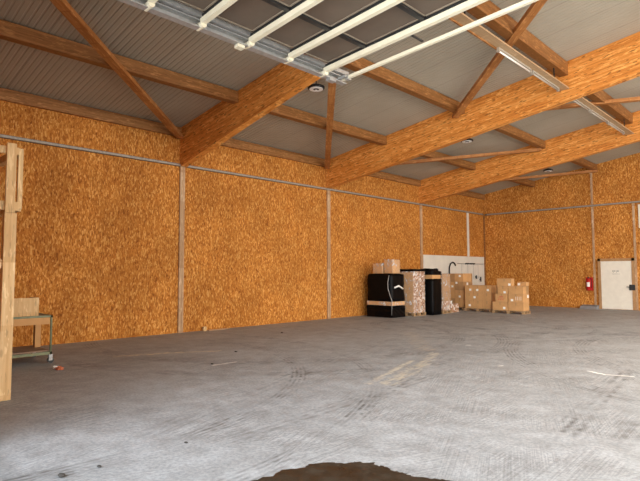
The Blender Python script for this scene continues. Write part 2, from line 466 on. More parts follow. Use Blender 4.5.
# diagonal wind braces below the purlins
def brace(xa, ya, xb, yb, label, dz=-.335, s=(.18, .10)):
    a = Vector((xa, ya, RZ0+RS*xa+dz)); b = Vector((xb, yb, RZ0+RS*xb+dz)); Lb = (b-a).length
    def f(bm): bar(bm, (0, 0, 0), (0, 0, Lb), s[0], s[1], up=(0, 1, 0))
    o = obj('diagonal_brace', f, 'brace')
    d = (b-a).normalized(); sd = d.cross(Vector((0, 0, 1))).normalized(); u = sd.cross(d)
    mm = Matrix((sd, u, d)).transposed().to_4x4()
    # make det positive
    if mm.determinant() < 0: mm = Matrix((-sd, u, d)).transposed().to_4x4()
    mm.translation = a; o.matrix_world = mm
    return tag(o, label, 'brace')
brace(.16, 7.44, 5.6, 1.35, 'slim timber brace slanting over the leftmost purlin to the first wall post')
brace(.16, 13.38, 5.62, 7.90, 'slim timber brace standing upright in the picture above the second wall post')
brace(5.35, 13.38, 11.2, 7.90, 'short dark timber brace rising from the middle beam to the top right edge')
brace(.16, 13.86, 5.45, 19.36, 'thin timber brace between middle and farthest beam, nearer the left wall')
brace(5.75, 13.86, 11.2, 19.36, 'thin timber brace at the right edge between middle and farthest beam')
brace(.3, 19.77, 5.6, 25.4, 'thin timber brace low behind the farthest beam, against the back wall')

# wall posts
def post(y, label, x1=.05, w_=.15, z0=0, z1=4.72, mat='post_wood'):
    o = obj('wall_post', boxes((.001, x1, y-w_/2, y+w_/2, z0, z1), bev=.004), mat, origin=(0, y, z0))
    return tag(o, label, 'post')
post(BY[0]-.02, 'grey-brown timber post strip on the left wall under the nearest beam')
post(BY[1]-.02, 'timber post strip on the left wall under the middle beam')
post(BY[2]-.02, 'timber post strip on the left wall under the farthest beam, beside the white board')
post(23.78, 'short pale strip above the white board, near the room corner', .04, .17, 2.46, 4.66, 'white_board')
def bstrip(x, label, z0, z1, w_=.09, mat='post_wood'):
    o = obj('wall_batten', boxes((x-w_/2, x+w_/2, L-.035, L-.001, z0, z1), bev=.004), mat, origin=(x, L-.02, z0))
    return tag(o, label, 'batten')
struct('trim_2', boxes((.001, .07, L-.07, L-.001, 0, RAIL-.06)), 'purlin')
bstrip(5.33, 'thin timber batten on the back wall left of the door, below the rail', 0, RAIL-.06)
bstrip(5.33, 'thin timber batten on the back wall above the rail', RAIL+.04, roof(5.33)-.3)
bstrip(6.98, 'thin timber batten on the back wall right of the door', 0, RAIL-.06)

# perforated metal rails round the walls
def lrail(bm):
    box(bm, .001, .035, YF+.05, L-.08, RAIL-.03, RAIL+.05)
    box(bm, .035, .07, YF+.05, L-.08, RAIL-.03, RAIL-.02)
def teeth(a, b, depth0, depth1):
    """one toothed strip: outline across (run, depth)"""
    P = [(a, depth0)]
    x = a
    while x < b-.2:
        P += [(x, depth1), (x+.09, depth1), (x+.09, depth1*.72+depth0*.28), (x+.15, depth1*.72+depth0*.28)]; x += .15
    P += [(x, depth0)]
    return P
def lrail2(bm):
    prism(bm, [(d, y) for y, d in teeth(YF+.1, L-.1, .035, .058)], 'z', RAIL-.018, RAIL+.035)
r1 = thing('wall_rail', 'long grey notched metal rail high along the left wall', 'rail', (0, 0, RAIL))
def off(f, v):
    def g(bm): f(bm); bmesh.ops.translate(bm, verts=bm.verts, vec=v)
    return g
obj('channel', off(lrail, (0, 0, -RAIL)), 'rail', r1)
obj('toothed_strip', off(lrail2, (0, 0, -RAIL)), 'rail2', r1)
r2 = thing('wall_rail', 'long thin metal rail high across the back wall', 'rail', (0, L, RAIL))
obj('channel', boxes((.08, W-.05, -.035, -.001, -.05, .03), (.08, W-.05, -.07, -.035, -.05, -.04)), 'rail', r2)
def c3(bm): prism(bm, [(x, -d) for x, d in teeth(.2, W-.2, .035, .055)], 'z', -.036, .018)
obj('toothed_strip', c3, 'rail2', r2)

# back wall door, ledge, high panel
dx0, dx1 = 5.60, 6.82
struct('door_1', boxes((dx0, dx1, L-.06, L-.004, .015, 2.13), bev=.008), 'cream')
d1 = bpy.data.objects['door_1']
obj('door_frame', boxes((dx0-.11, dx0-.006, L-.08, L-.001, 0, 2.25), (dx1+.006, dx1+.11, L-.08, L-.001, 0, 2.25), (dx0-.11, dx1+.11, L-.08, L-.001, 2.14, 2.25)), 'frame_wood', d1)
def handle(bm):
    box(bm, dx1-.10, dx1+.12, L-.10, L-.081, .86, 1.10, bev=.005)
    cyl(bm, (dx1-.05, L-.10, 1.0), (dx1-.05, L-.15, 1.0), .012, 8); cyl(bm, (dx1-.05, L-.15, 1.0), (dx1-.2, L-.15, 1.0), .012, 8)
obj('door_handle', handle, 'dark_metal', d1)
def signs(bm):
    for i, (a, b) in enumerate(((.0, .05), (.07, .11), (.14, .17), (.19, .25))): box(bm, dx0+.47+a, dx0+.47+b, L-.063, L-.0605, 1.66, 1.72)
    for i in range(7): box(bm, dx0+.46+i*.045, dx0+.485+i*.045, L-.063, L-.0605, 1.55, 1.575)
    box(bm, dx0+.5, dx0+.52, L-.063, L-.0605, 1.60, 1.64); box(bm, dx0+.62, dx0+.64, L-.063, L-.0605, 1.60, 1.64)
obj('door_notice', signs, 'grey_print', d1)
tag(obj('wall_panel', boxes((7.16, 8.36, L-.045, L-.001, 3.54, 4.56), bev=.006), 'cream', origin=(7.7, L, 3.54)),
    'cream panel high on the back wall at the right edge, above the door', 'panel')
def ledge(bm):
    prism(bm, [(L-.55, 0), (L-.004, 0), (L-.004, .17), (L-.4, .12)], 'x', 4.8, dx0-.12)
tag(obj('floor_ledge', ledge, 'slab', origin=(5.1, L-.2, 0)), 'low grey ledge on the floor left of the cream door', 'ledge')

# fire extinguisher
fe = thing('fire_extinguisher', 'red fire extinguisher hanging on the back wall left of the door', 'fire extinguisher', (5.1, L-.12, .83))
obj('cylinder', lambda bm: lathe(bm, [(.07, 0), (.10, .03), (.10, .40), (.085, .46), (.04, .50), (.03, .53)]), 'red', fe, True)
obj('valve', lambda bm: (cyl(bm, (0, 0, .53), (0, 0, .58), .025, 10), box(bm, -.02, .02, -.10, .03, .57, .60)), 'dark_metal', fe)
obj('hose', lambda bm: tube(bm, [(.02, 0, .56), (.10, -.02, .54), (.125, -.02, .42), (.12, -.02, .2), (.115, -.03, .10)], .012), 'black_plastic', fe, True)
obj('instruction_label', lambda bm: [bm.faces.new([bm.verts.new((.102*math.sin(a), -.102*math.cos(a), z)) for a, z in ((-.7+i*.28, .16), (-.7+(i+1)*.28, .16), (-.7+(i+1)*.28, .36), (-.7+i*.28, .36))]) for i in range(5)], 'label', fe)
obj('mounting_board', boxes((-.15, .15, .085, .118, -.02, .58)), 'red', fe)

# white board and hoses low on the left wall
tag(obj('wall_board', boxes((.001, .03, 19.72, 25.40, 0.03, 2.45), bev=.004), 'white_board', origin=(0, 22.5, .03)),
    'long off-white board covering the lower left wall behind the pallets', 'wall board')
def hz(bm):
    tube(bm, [(.075, 21.85, .9), (.075, 21.82, 1.5), (.075, 21.84, 1.9), (.08, 21.95, 2.08), (.10, 22.12, 2.14), (.10, 22.28, 2.09), (.10, 22.36, 1.98)], .032)
tag(obj('hose', hz, 'black_plastic', smooth=True, origin=(.075, 21.85, .9)), 'dark hooked hose on the white board behind the cartons', 'hose')
rr = thing('tool_rail', 'thin rail with small hanging tools on the white board', 'rail', (.04, 23.9, 2.08))
obj('bar', lambda bm: cyl(bm, (.02, -1.3, .0), (.02, 1.42, .0), .016, 8), 'steel', rr)
for y in (-.55, -.35, -.12, .05, .25): obj('tool_grip', (lambda y: lambda bm: cyl(bm, (.04, y, .0), (.04, y+.13, .01), .035, 8))(y), 'black_plastic', rr)
for y in (-.9, -.3, .25, .75): obj('hanging_wire', (lambda y: lambda bm: cyl(bm, (.03, y, -.015), (.03, y, -.75), .007, 6))(y), 'galv', rr)
tag(obj('wall_tap', lambda bm: (cyl(bm, (.03, 24.86, 1.30), (.12, 24.86, 1.30), .03, 8), cyl(bm, (.10, 24.86, 1.18), (.10, 24.86, 1.42), .035, 8)), 'dark_metal', origin=(.03, 24.86, 1.3)),
    'small dark fitting on the right end of the white board', 'fitting')
tag(obj('tap', lambda bm: (cyl(bm, (.03, 24.40, 1.42), (.12, 24.40, 1.42), .03, 8), cyl(bm, (.10, 24.40, 1.32), (.10, 24.40, 1.5), .035, 8)), 'dark_metal', origin=(.03, 24.40, 1.42)),
    'small dark fitting on the white board just above the tall carton stack', 'fitting')

# ---------------------------------------------------------------- overhead sectional door
SH = -.09
DOORX1 = DX1+.05
oz = 4.93
def dpt(x, y, z): return (x, y + SH*(x-7.26), z)
def dbox(bm, x0, x1, y0, y1, z0, z1):
    P = [dpt(x, y, z) for z in (z0, z1) for x, y in ((x0, y0), (x1, y0), (x1, y1), (x0, y1))]
    v = [bm.verts.new(Vector(p)-Vector((7.2, YF, oz))) for p in P]
    for f in ((3, 2, 1, 0), (4, 5, 6, 7), (0, 1, 5, 4), (1, 2, 6, 5), (2, 3, 7, 6), (3, 0, 4, 7)): bm.faces.new([v[i] for i in f])
od = thing('sectional_door', 'raised overhead sectional door with dark panels and cream struts', 'overhead door', (7.2, YF, oz))
ys = [2.12, 2.89, 3.62, 4.41, 5.16, 5.93]
xs = [7.34, 8.2, 9.28] + [9.28+1.08*i for i in range(1, 8)]
xs = [x for x in xs if x < DOORX1-.3] + [DOORX1]
for i in range(len(ys)-1):
    ya, yb = ys[i], ys[i+1]
    sec = obj('panel_section', (lambda ya, yb: lambda bm: dbox(bm, 7.34, DOORX1, ya+.006, yb-.006, 5.03, 5.075))(ya, yb), 'panel', od)
    def fr(bm, ya=ya, yb=yb):
        for x0, x1 in zip(xs[:-1], xs[1:]):
            for s in (0, 1):
                yy = ya+.035 if s == 0 else yb-.06
                dbox(bm, x0+.035, x1-.035, yy, yy+.022, 5.018, 5.03)
            dbox(bm, x0+.035, x0+.052, ya+.035, yb-.038, 5.018, 5.03); dbox(bm, x1-.052, x1-.035, ya+.035, yb-.038, 5.018, 5.03)
    obj('panel_edging', fr, 'panel_edge', sec)
    def st(bm, ya=ya, yb=yb):
        for x in xs[1:-1]: dbox(bm, x-.035, x+.035, ya+.03, yb-.03, 4.985, 5.018)
    obj('stiles', st, 'dark_metal', sec)
for k, y in enumerate(ys[1:]):
    obj('strut', (lambda y: lambda bm: dbox(bm, 7.26, DOORX1, y-.035, y+.035, 4.90, 4.975))(y), 'strut', od)
    obj('roller_bracket', (lambda y: lambda bm: (cyl(bm, (7.14-7.2, y-YF, 4.90-oz), (7.30-7.2, y-YF, 4.90-oz), .045, 14),))(y), 'strut', od)
def bridging(bm):
    for k, y in enumerate(ys[1:]): dbox(bm, 7.26, DOORX1, y-.03, y+.045, 4.975, 5.018)
obj('hinge_leaf', bridging, 'dark_metal', od)
def trk(bm):
    for (x0, x1, z0, z1) in ((7.14, 7.16, 4.86, 4.97), (7.16, 7.25, 4.86, 4.875), (7.16, 7.25, 4.955, 4.97)):
        box(bm, x0-7.2, x1-7.2, .1, 6.47-YF, z0-oz, z1-oz)
    box(bm, 7.22-7.2, 7.30-7.2, .1, 6.47-YF, 4.985-oz, 5.05-oz)
obj('track', trk, 'galv', od)
def trk2(bm):
    box(bm, DOORX1+.05-7.2, DOORX1+.15-7.2, .1, 5.6-YF, 4.86-oz, 4.97-oz)
obj('track', trk2, 'galv', od)
obj('end_rail', lambda bm: dbox(bm, 7.25, DOORX1+.1, 6.36, 6.41, 4.89, 4.94), 'strut', od)
obj('end_bracket', lambda bm: (dbox(bm, 7.2, 7.40, 6.28, 6.32, 4.89, 4.93), dbox(bm, 7.16, 7.26, 6.05, 6.2, 4.82, 4.87), dbox(bm, 7.34, 7.40, 6.34, 6.43, 4.87, 4.96)), 'galv', od)
obj('bolt_plate', lambda bm: (dbox(bm, 7.12, 7.22, 4.22, 4.34, 4.82, 4.86),), 'strut', od)
obj('hanger', lambda bm: (dbox(bm, 8.92, 8.95, 5.95, 6.38, 4.97, 4.99), dbox(bm, 8.92, 8.95, 5.93, 5.96, 4.97, 5.08)), 'dark_metal', od)
for y in (2.2, 4.6, 6.1):
    obj('hanger', (lambda y: lambda bm: box(bm, -.02, .015, y-YF, y-YF+.035, .04, roof(7.2)-oz-.01))(y), 'galv', od)

# ---------------------------------------------------------------- lamp trays
def tray(ya, yb, label):
    t = thing('lamp_tray', label, 'lamp tray', (8.40, (ya+yb)/2, 6.25))
    h = (yb-ya)/2
    obj('board', boxes((-.10, .10, -h, h, 0, .035)), 'pale_tray', t)
    obj('side_board', boxes((-.135, -.102, -h, h, -.03, .09)), 'purlin', t)
    for s in (-.75, .75): obj('hanger', boxes((-.012, .012, h*s-.012, h*s+.012, .035, roof(8.3)-.345-6.25-.002)), 'dark_metal', t)
M['pale_tray'] = glulam('tray_board_timber', (.50, .34, .20), (.40, .26, .14), (.60, .43, .27), lam=.9, axis='y', streak=.1)
tray(7.74, 13.49, 'beige timber tray under the third purlin, between nearest and middle beam')
tray(13.73, 19.49, 'beige timber tray at the right edge, between middle and farthest beam')
tray(6.5, 7.50, 'short beige timber tray before the nearest beam, above the door end')
def batten(y, label, tm='lens'):
    t = thing('tube_lamp', label, 'lamp', (8.33, y, 6.18))
    obj('housing', boxes((-.03, .03, -.80, .80, .03, .068), bev=.004), 'lens', t)
    obj('tube', lambda bm: cyl(bm, (0, -.76, .0), (0, .76, .0), .019, 12), tm, t, True)
    for s in (-1, 1): obj('end_cap', boxes((-.03, .03, s*.78-.02, s*.78+.02, -.025, .03)), 'lens', t)
batten(10.72, 'white tube lamp under the timber tray, farthest from the middle beam', 'tube')
batten(12.42, 'dull tube lamp under the timber tray, right in front of the middle beam')
batten(14.75, 'tube lamp just behind the middle beam under the right tray')
batten(16.45, 'tube lamp halfway along the right tray behind the middle beam')
batten(18.15, 'tube lamp at the far end of the right tray')

# round high-bay lamps
def bay_lamp(x, y, z, label):
    t = thing('ceiling_lamp', label, 'lamp', (x, y, z))
    obj('rim', lambda bm: lathe(bm, [(.17, 0), (.205, .01), (.205, .05), (.12, .09), (.05, .11)]), 'black_plastic', t, True)
    obj('reflector', lambda bm: lathe(bm, [(.075, -.012), (.165, -.012), (.165, .0), (.075, .0)]), 'white_plastic', t)
    obj('lens', lambda bm: lathe(bm, [(.035, -.03), (.072, -.012), (.072, 0.)]), 'dark_metal', t, True)
    obj('centre_cap', lambda bm: lathe(bm, [(.02, -.04), (.034, -.03), (.034, -.02)]), 'white_plastic', t, True)
    obj('suspension', lambda bm: cyl(bm, (0, 0, .10), (0, 0, roof(x)-z+.005), .012, 8), 'dark_metal', t)
bay_lamp(4.33, 8.66, 6.08, 'round ceiling lamp left of the upright brace, largest of the three')
bay_lamp(4.31, 15.97, 6.12, 'round ceiling lamp between the middle and farthest beams')
bay_lamp(4.25, 23.27, 6.12, 'small round ceiling lamp just before the back wall')

# ---------------------------------------------------------------- pallets and cartons
def pallet(bm, x0, x1, y0, y1, z=0):
    n = 3
    for i in range(n):
        xx = x0 + (x1-x0-.1)*i/(n-1)
        box(bm, xx, xx+.1, y0, y1, z, z+.022)
        for j in range(3):
            yy = y0+(y1-y0-.1)*j/2; box(bm, xx, xx+.1, yy, yy+.1, z+.022, z+.10)
    for j in range(5):
        yy = y0+(y1-y0-.1)*j/4; box(bm, x0, x1, yy, yy+.1, z+.10, z+.122)
def pallet_thing(x0, x1, y0, y1, label):
    t = tag(obj('pallet', lambda bm: pallet(bm, x0, x1, y0, y1), 'pallet', origin=((x0+x1)/2, (y0+y1)/2, 0)), label, 'pallet')
    return t
def lumpy(bm, x0, x1, y0, y1, z0, z1, amp=.02, n=6, seed=1, taper=.0):
    """a box wrapped in film: subdivided and pushed about a little"""
    rnd = random.Random(seed)
    r = bmesh.ops.create_cube(bm, size=1)
    for v in r['verts']:
        v.co = Vector((x0+(v.co.x+.5)*(x1-x0), y0+(v.co.y+.5)*(y1-y0), z0+(v.co.z+.5)*(z1-z0)))
    es = list({e for v in r['verts'] for e in v.link_edges})
    bmesh.ops.subdivide_edges(bm, edges=es, cuts=n, use_grid_fill=True)
    cx, cy = (x0+x1)/2, (y0+y1)/2
    for v in bm.verts:
        if x0-1e-4 <= v.co.x <= x1+1e-4 and y0-1e-4 <= v.co.y <= y1+1e-4 and z0-1e-4 <= v.co.z <= z1+1e-4:
            h = (v.co.z-z0)/(z1-z0)
            k = 1-taper*h
            v.co.x = cx+(v.co.x-cx)*k - rnd.random()*amp*(1 if v.co.x > cx else -1)
            v.co.y = cy+(v.co.y-cy)*k - rnd.random()*amp*(1 if v.co.y > cy else -1)
            if h > .95: v.co.z -= rnd.random()*amp*1.2

def carton(x0, x1, y0, y1, z0, z1, label, st=None, print_=None, mat='card', side_st=None, group=None):
    """st = (u, v) sticker position on the front face, 0..1"""
    g = .007
    c = ((x0+x1)/2, (y0+y1)/2, z0)
    t = tag(obj('carton', boxes((x0+g, x1-g, y0+g, y1-g, z0+.0015, z1-.0015), bev=.006), mat, origin=c), label, 'carton', group)
    X0, X1, Y0, Y1, H = x0+g-c[0], x1-g-c[0], y0+g-c[1], y1-g-c[1], z1-z0
    xm = 0
    obj('packing_tape', boxes((xm-.025, xm+.025, Y0-.0015, Y0, H*.62, H-.004), (xm-.025, xm+.025, Y0, Y1, H-.0018, H-.0002)), 'tape', t)
    if st:
        u, v = st; px = X0+u*(X1-X0); pz = v*H
        obj('shipping_label', boxes((px-.05, px+.05, Y0-.003, Y0, pz-.045, pz+.045)), 'label', t)
    if side_st:
        u, v = side_st; py = Y0+u*(Y1-Y0); pz = v*H
        obj('shipping_label', boxes((X1, X1+.003, py-.07, py+.07, pz-.06, pz+.06)), 'label', t)
    if print_ == 'red':
        def f(bm):
            for i in range(3): box(bm, X0+.1+i*.09, X0+.16+i*.09, Y0-.002, Y0, H*.2, H*.34)
            box(bm, X0+.1, X0+.38, Y0-.002, Y0, H*.42, H*.48)
            box(bm, X0+.16, X0+.32, Y0-.002, Y0, H*.56, H*.72)
        obj('printed_mark', f, 'red_print', t)
    if print_ == 'white':
        def f(bm):
            for i in range(4): box(bm, X0+.30+i*.07, X0+.313+i*.07, Y0-.002, Y0, H*.25, H*.7)
        obj('printed_mark', f, 'label', t)
    return t

# 1: black wrapped load next to the wall, clear-wrapped cartons on top
A = (.34, 1.52, 15.36, 16.16)
b = thing('wrapped_pallet_load', 'large black-wrapped pallet load at the left end of the goods row', 'pallet load', ((A[0]+A[1])/2, (A[2]+A[3])/2, 0))
O = b.location.copy()
def at(f):
    def g(bm): f(bm); bmesh.ops.translate(bm, verts=bm.verts, vec=-O)
    return g
obj('lower_wrap', at(lambda bm: lumpy(bm, A[0]-.02, A[1]+.03, A[2]-.02, A[3], .005, .44, .03, 5, 3)), 'black', b)
obj('carton_band', at(boxes((A[0]+.0, A[1]+.0, A[2]+.01, A[3]-.01, .445, .585))), 'card', b)
obj('stretch_film', at(lambda bm: lumpy(bm, A[0]-.01, A[1]+.01, A[2]-.0, A[3], .44, .59, .008, 6, 4)), 'film', b)
obj('upper_wrap', at(lambda bm: lumpy(bm, A[0]-.0, A[1]+.02, A[2]-.02, A[3], .59, 1.62, .035, 7, 5, .05)), 'black', b, True)
obj('loose_film', at(lambda bm: tube(bm, [(A[1]-.1, A[2]-.03, 1.55), (A[1]-.16, A[2]-.035, 1.3), (A[1]-.15, A[2]-.035, 1.05), (A[1]-.06, A[2]-.03, .8), (A[1]+.02, A[2]-.03, .62), (A[1]+.0, A[2]-.03, .1)], .012)), 'galv', b, True)
def flap(bm):
    tube(bm, [(A[1]+.03, A[2]+.12, 1.10), (A[1]+.045, A[2]+.35, 1.16), (A[1]+.045, A[2]+.62, 1.05)], .035)
obj('torn_film', at(flap), 'label', b, True)
def topload(x0, x1, y0, y1, z0, z1, label, seed):
    t = tag(obj('carton', boxes((x0+.02, x1-.02, y0+.02, y1-.02, z0, z1-.03), bev=.006), 'card', origin=((x0+x1)/2, (y0+y1)/2, z0)), label, 'carton')
    obj('stretch_film', lambda bm: (lumpy(bm, x0, x1, y0, y1, z0+.002, z1, .018, 6, seed), bmesh.ops.translate(bm, verts=bm.verts, vec=-Vector(((x0+x1)/2, (y0+y1)/2, z0)))), 'film', t, True)
topload(.50, .98, 15.50, 16.0, 1.625, 2.02, 'left film-wrapped carton lying on the large black load', 11)
topload(1.00, 1.42, 15.55, 16.05, 1.625, 2.16, 'taller film-wrapped carton on the right of the large black load', 12)

# 2: printed cartons in clear film with a black top sheet
A2 = (.92, 1.72, 16.46, 17.26)
b = thing('wrapped_pallet_load', 'tall pale pink and brown pallet load in clear film with black top sheet', 'pallet load', ((A2[0]+A2[1])/2, (A2[2]+A2[3])/2, 0)); O = b.location.copy()
obj('pallet', at(lambda bm: pallet(bm, *A2)), 'pallet', b)
for k in range(4):
    obj('printed_carton', at(boxes((A2[0]+.02, A2[1]-.02, A2[2]+.02, A2[3]-.02, .124+k*.395, .124+k*.395+.39), bev=.008)), 'printed' , b)
obj('brown_side', at(boxes((A2[0]+.02, A2[1]-.03, A2[2]+.012, A2[2]+.02, .14, 1.66))), 'card', b)
obj('stretch_film', at(lambda bm: lumpy(bm, A2[0], A2[1], A2[2], A2[3], .1, 1.71, .015, 7, 21)), 'film', b, True)
obj('top_sheet', at(lambda bm: lumpy(bm, A2[0]-.02, A2[1]+.02, A2[2]-.02, A2[3]+.02, 1.70, 1.79, .02, 5, 22)), 'black', b)

# 3: narrow black load
A3 = (1.15, 1.98, 17.36, 18.02)
b = thing('wrapped_pallet_load', 'narrow tall black-wrapped pallet load with a bunched black top', 'pallet load', ((A3[0]+A3[1])/2, (A3[2]+A3[3])/2, 0)); O = b.location.copy()
obj('lower_wrap', at(lambda bm: lumpy(bm, *A3, .005, 1.42, .03, 7, 31)), 'black', b, True)
obj('carton', at(boxes((A3[0]+.03, A3[1]-.035, A3[2]+.03, A3[3]-.03, 1.40, 1.60), bev=.01)), 'card', b)
obj('upper_wrap', at(lambda bm: (lumpy(bm, A3[0]-.01, A3[1]+.01, A3[2]-.01, A3[3]+.01, 1.56, 1.72, .03, 6, 32), lumpy(bm, A3[0]+.2, A3[1]-.05, A3[2]+.1, A3[3]-.1, 1.70, 1.82, .06, 5, 33))), 'black', b, True)

# 4: film-wrapped brown load
A4 = (1.10, 1.84, 18.30, 18.95)
b = thing('wrapped_pallet_load', 'brown pallet load shining in clear film, right of the narrow black load', 'pallet load', ((A4[0]+A4[1])/2, (A4[2]+A4[3])/2, 0)); O = b.location.copy()
obj('pallet', at(lambda bm: pallet(bm, *A4)), 'pallet', b)
for k in range(4):
    obj('carton', at(boxes((A4[0]+.02, A4[1]-.02, A4[2]+.02, A4[3]-.02, .124+k*.37, .124+k*.37+.365), bev=.008)), 'card2' if k else 'printed', b)
obj('stretch_film', at(lambda bm: lumpy(bm, A4[0], A4[1], A4[2], A4[3], .1, 1.63, .02, 7, 41)), 'film', b, True)
# low printed box beside it
carton(1.25, 1.80, 19.02, 19.62, 0, .36, 'low pinkish printed carton on the floor beside the film-wrapped load', mat='printed')
tag(obj('paper_sheet', lambda bm: lumpy(bm, 1.45, 1.70, 19.1, 19.35, .361, .50, .05, 3, 51), 'label', origin=(1.57, 19.2, .361)), 'crumpled white paper lying on the low pinkish carton', 'paper')

# 5: tall stack of brown cartons, two columns
pallet_thing(.50, 1.42, 20.72, 21.5, 'wooden pallet under the tall brown carton stack by the white board')
rows = ['bottom', 'second', 'third', 'top']
stk = {(1, 3): (.55, .72), (0, 2): (.8, .95), (1, 2): (.25, .75), (0, 1): (.3, .9), (1, 1): (.7, .3)}
stk = {(1, 3): (.60, .70), (1, 2): (.2, .88), (0, 2): (.75, .45), (1, 1): (.55, .25)}
for k in range(4):
    for c_ in range(2):
        x0 = .52+c_*.44
        carton(x0, x0+.44, 20.75, 21.47, .124+k*.37, .124+(k+1)*.37, f'brown carton in the tall stack by the white board, {rows[k]} row, {"left" if c_ == 0 else "right"}',
               st=stk.get((c_, k)), mat='card2' if (k+c_) % 3 == 0 else 'card', side_st=(.5, .75) if (c_, k) == (1, 2) else None)
pallet_thing(.16, .92, 21.75, 22.55, 'wooden pallet of the dim cartons behind the tall stack')
for k in range(4):
    carton(.17, .53, 21.78, 22.5, .124+k*.37, .124+(k+1)*.37, f'dim brown carton behind the tall stack, {rows[k]} row, left', mat='card2')
    carton(.53, .90, 21.78, 22.5, .124+k*.37, .124+(k+1)*.37, f'dim brown carton behind the tall stack, {rows[k]} row, right', mat='card2')

# 6: three by three pallet
pallet_thing(1.59, 2.83, 20.42, 21.0, 'dark wooden pallet under the square block of nine cartons')
s9 = {(0, 2): (.65, .42), (1, 2): (.45, .40), (2, 2): (.65, .42), (1, 1): (.12, .45), (0, 0): (.55, .38)}
cn = ['left', 'middle', 'right']; rn = ['bottom', 'middle', 'top']
for k in range(3):
    for c_ in range(3):
        x0 = 1.63+c_*.402
        carton(x0, x0+.407, 20.43, 20.98, .124+k*.325, .124+(k+1)*.325, f'tan carton in the block of nine, {rn[k]} row, {cn[c_]} column', st=s9.get((c_, k)))

# 7: stepped stack
pallet_thing(3.02, 4.34, 20.12, 20.74, 'dark wooden pallet under the stepped carton stack at the right end')
z = [.124, .46, .785, 1.10, 1.40]
F0, F1 = 20.13, 20.43
carton(3.03, 3.68, F0, F1, z[0], z[1], 'wide carton at the bottom left of the stepped stack', st=(.78, .28))
carton(3.69, 4.33, F0, F1, z[0], z[1], 'wide carton at the bottom right of the stepped stack')
carton(3.16, 3.68, F0+.02, F1, z[1], z[2], 'red printed carton, second layer left in the stepped stack', print_='red')
carton(3.70, 4.32, F0+.01, F1, z[1], z[2], 'white printed carton, second layer right in the stepped stack', st=(.25, .25), print_='white')
carton(3.26, 3.70, F0+.02, F1, z[2], z[3], 'carton with a sticker, third layer left in the stepped stack', st=(.68, .2))
carton(3.71, 4.33, F0+.01, F1, z[2], z[3], 'plain carton, third layer right in the stepped stack')
carton(3.22, 3.86, F0+.03, F1, z[3], z[4], 'topmost carton of the stepped stack, on its left side', st=(.85, .2))
for k, nm in enumerate(['bottom', 'second', 'third']):
    carton(3.68, 4.31, F1+.02, 20.73, z[k], z[k+1], f'rear carton on the right side of the stepped stack, {nm} layer', side_st=(.6, .7) if k == 1 else None, mat='card2' if k == 2 else 'card')
carton(3.94, 4.33, F1+.02, 20.72, z[3], 1.26, 'rear top carton with a sticker, on the right of the stepped stack', st=(.2, .45))
for k, nm in enumerate(['bottom', 'second', 'third']):
    carton(3.04, 3.62, F1+.02, 20.73, z[k], z[k+1], f'rear carton on the left of the stepped stack, {nm} layer')

# ---------------------------------------------------------------- left foreground: timber frame, trolley
tf = thing('timber_frame', 'pale raw timber rack at the left edge of the picture', 'rack', (5.18, 1.98, 0))
def T(name, *bs): return obj(name, boxes(*bs, bev=.004), 'pale_wood', tf)
T('post', (-.06, .06, -.06, .085, 0, 2.46))
T('post', (-1.0, -.88, -.06, .085, 0, 2.46))
T('post', (-.06, .06, -.70, -.58, 0, 2.46))
T('upright_slat', (.02, .06, -.055, .060, 2.462, 3.40))
T('upright_slat', (-.06, -.02, .105, .165, 2.53, 3.36))
T('top_rail', (-.02, .018, -.74, .10, 3.26, 3.36))
T('bottom_rail', (-.02, .018, -.74, .12, 2.50, 2.62))
T('top_rail', (-1.0, -.065, .07, .165, 3.26, 3.36))
T('bottom_rail', (-1.0, -.065, .07, .165, 2.50, 2.62))
T('upright_slat', (-1.0, -.96, -.055, .06, 2.462, 3.40))
T('upright_slat', (.02, .06, -.70, -.58, 2.462, 3.40))
obj('knee_brace', lambda bm: bar(bm, (0, -.05, 1.75), (0, -.58, 2.33), .06, .09), 'pale_wood', tf)
tag(obj('film_roll', lambda bm: lumpy(bm, 4.6, 5.05, 1.55, 1.90, 2.63, 3.12, .06, 5, 61), 'white_board', origin=(4.8, 1.75, 2.63)), 'pale wrapped bundle inside the timber rack at the left edge', 'bundle')

tr = thing('trolley', 'green steel trolley with timber top beside the left wall', 'trolley', (2.62, 3.42, 0))
W_, D_ = 1.6, .98   # along -y, along -x
def Lg(x, y): return lambda bm: tube(bm, [(x, y, .16), (x, y, .80), (x, y, .86)], .020)
for x in (-.02, -D_+.02):
    for y in (-.02, -W_+.02):
        obj('leg', Lg(x, y), 'green', tr, True)
        def cs(bm, x=x, y=y):
            cyl(bm, (x-.018, y, .055), (x+.018, y, .055), .055, 16)
        w1 = obj('caster', cs, 'dark_metal', tr)
        obj('caster_fork', lambda bm, x=x, y=y: (box(bm, x-.03, x-.022, y-.03, y+.03, .05, .14), box(bm, x+.022, x+.03, y-.03, y+.03, .05, .14), box(bm, x-.035, x+.035, y-.035, y+.035, .14, .16)), 'galv', w1)
obj('frame_rail', boxes((-.035, -.0, -W_, 0, .845, .88), (-D_, -D_+.035, -W_, 0, .845, .88), (-D_, 0, -.035, 0, .845, .88), (-D_, 0, -W_, -W_+.035, .845, .88),
                        (-.035, 0, -W_, 0, .16, .21), (-D_, -D_+.035, -W_, 0, .16, .21), (-D_, 0, -.035, 0, .16, .21), (-D_, 0, -W_, -W_+.035, .16, .21)), 'green', tr)
obj('tabletop', boxes((-D_+.04, -.04, -W_+.04, -.04, .835, .872)), 'grey_ply', tr)
obj('apron', boxes((-.034, -.006, -W_+.05, -.05, .72, .843)), 'frame_pine', tr) if 'frame_pine' in M else obj('apron', boxes((-.034, -.006, -W_+.05, -.05, .72, .843)), 'post_pine' if 'post_pine' in M else 'card', tr)
obj('shelf', boxes((-D_+.04, -.04, -W_+.04, -.04, .215, .24)), 'shelf_ply', tr)
